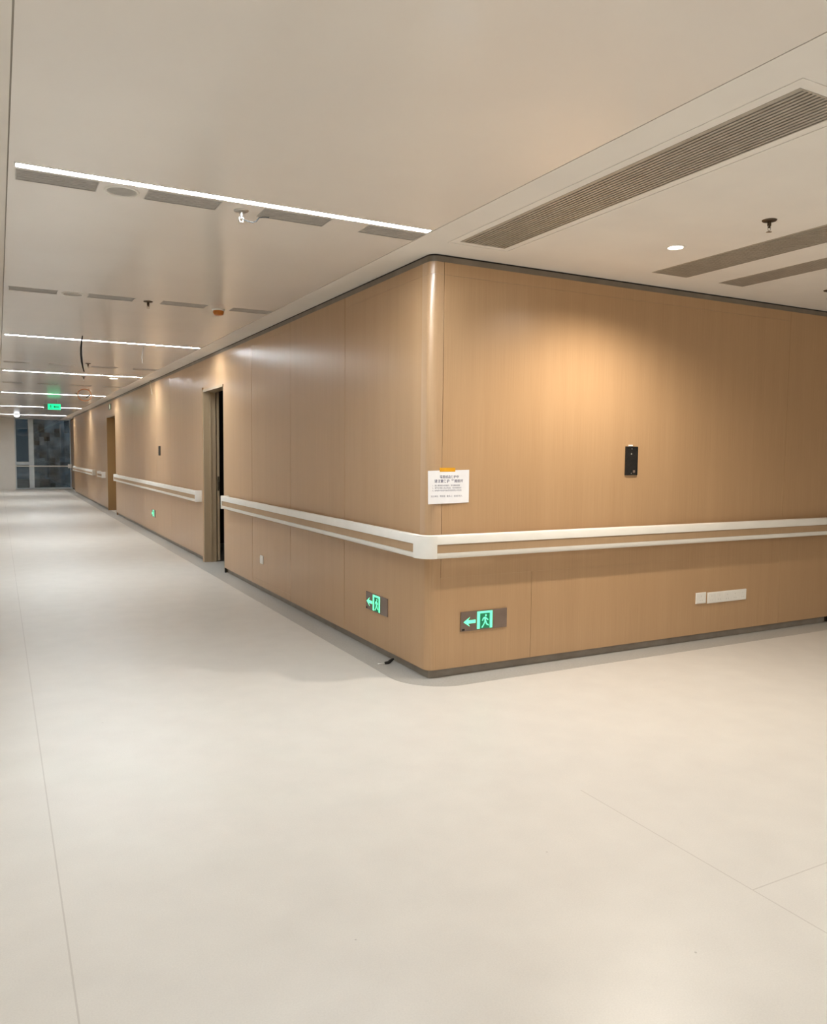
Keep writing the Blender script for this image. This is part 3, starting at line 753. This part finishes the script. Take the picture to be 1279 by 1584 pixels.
def text_mesh(name, body, size, cx, z, parent, mat, align='CENTER', off=0.0):
    cu = bpy.data.curves.new('txt', 'FONT'); cu.body = body; cu.size = size; cu.align_x = align; cu.offset = off
    cu.resolution_u = 2
    o = bpy.data.objects.new('txt', cu); C.objects.link(o)
    bpy.context.view_layer.update()
    me = bpy.data.meshes.new_from_object(o.evaluated_get(bpy.context.evaluated_depsgraph_get()))
    bpy.data.objects.remove(o); bpy.data.curves.remove(cu)
    for vtx in me.vertices:
        x, zz = vtx.co.x + cx, vtx.co.y + z
        vtx.co = (x, sheet_y(x, zz) - 0.0005, zz)
    me.materials.clear(); me.materials.append(mat)
    me.name = name; ob = bpy.data.objects.new(name, me); C.objects.link(ob); ob.parent = parent
    return ob
text_mesh('heading_text', '墙面成品保护中', 0.0205, 0.147, 0.166, t, INK, off=0.0004)
text_mesh('heading_text', '请注意保护  严禁损坏', 0.0225, 0.143, 0.138, t, INK, off=0.0004)
text_mesh('body_text', '1、施工期间请注意保护，请勿触碰墙面', 0.0118, 0.020, 0.114, t, INK, 'LEFT')
text_mesh('body_text', '2、请勿在墙面上乱涂乱画，请勿倚靠扶手', 0.0118, 0.020, 0.098, t, INK, 'LEFT')
text_mesh('body_text', '3、如有损坏请及时联系现场管理人员处理', 0.0118, 0.020, 0.082, t, INK, 'LEFT')
text_mesh('footer_text', '施工单位：项目部   联系人：现场负责人', 0.0132, 0.010, 0.045, t, INK, 'LEFT')

# ------------------------------------------------------------------ loose cables
def cable(name, label, pts, r, mat, loc=(0, 0, 0)):
    bm = bmesh.new(); tube(bm, pts, r, 8)
    o = link(name, bm, mat, None, True); o.location = loc
    return tag(o, label, 'cable')
cable('hanging_cable', 'thick black cable hanging from the corridor ceiling by the second strip light',
      [(0, 0, 0.0), (-0.010, 0, -0.06), (-0.018, 0, -0.13), (-0.019, 0, -0.20), (-0.013, 0, -0.28), (-0.003, 0, -0.34), (0.008, 0, -0.385)],
      [0.005, 0.008, 0.011, 0.012, 0.011, 0.007, 0.006], BLACKPL, (-1.565, 4.92, H))
cable('hanging_wire', 'thin grey wire hanging from the ceiling right of the thick black cable',
      [(0, 0, 0), (-0.018, 0, -0.06), (-0.024, 0, -0.12), (-0.02, 0, -0.19)], 0.003, simple('dark_grey_wire', (0.12, 0.11, 0.10), .7), (-0.84, 5.50, H))
cable('hanging_wire', 'thin wire dangling down the top of the wood wall beyond the first doorway',
      [(0, 0, 0), (-0.02, -0.1, -0.05), (-0.03, -0.2, -0.13), (-0.02, -0.28, -0.27)], 0.006, simple('tan_wire', (0.35, 0.26, 0.17), .5), (-0.03, 9.95, H))
t = thing('cable_coil', 'coil of orange cable hanging from the ceiling before the fourth strip light', 'cable', (-0.86, 12.5, 2.57))
bm = bmesh.new(); pts = []
for k in range(91):
    a = 2 * PI * k / 36 + 0.6
    pts.append(((0.125 + 0.004 * math.sin(k * .7)) * math.cos(a), 0.010 * math.sin(k * 0.21), (0.115) * math.sin(a)))
tube(bm, pts, 0.008, 8); link('loops', bm, CABLEOR, t, True)
bm = bmesh.new(); tube(bm, [(0.03, -0.01, -0.05), (0.07, -0.012, -0.02), (0.105, -0.01, 0.012)], [0.008, 0.011, 0.007], 8); link('tie', bm, BLACKPL, t, True)
bm = bmesh.new(); tube(bm, [(0.09, 0, 0.08), (0.075, 0, 0.13)], 0.005, 8); link('lead', bm, CABLEOR, t, True)
t = thing('floor_cable', 'short black cable end lying on the floor by the corner plinth', 'cable', (0, 0, 0))
bm = bmesh.new(); tube(bm, [(-0.004, 0.475, 0.030), (-0.028, 0.472, 0.020), (-0.050, 0.462, 0.013), (-0.078, 0.462, 0.012)], [0.006, 0.012, 0.011, 0.009], 8); link('sheath', bm, BLACKPL, t, True)
bm = bmesh.new(); tube(bm, [(-0.076, 0.463, 0.012), (-0.095, 0.475, 0.007), (-0.120, 0.488, 0.0045)], 0.0026, 6); link('bare_core', bm, CHROME, t, True)
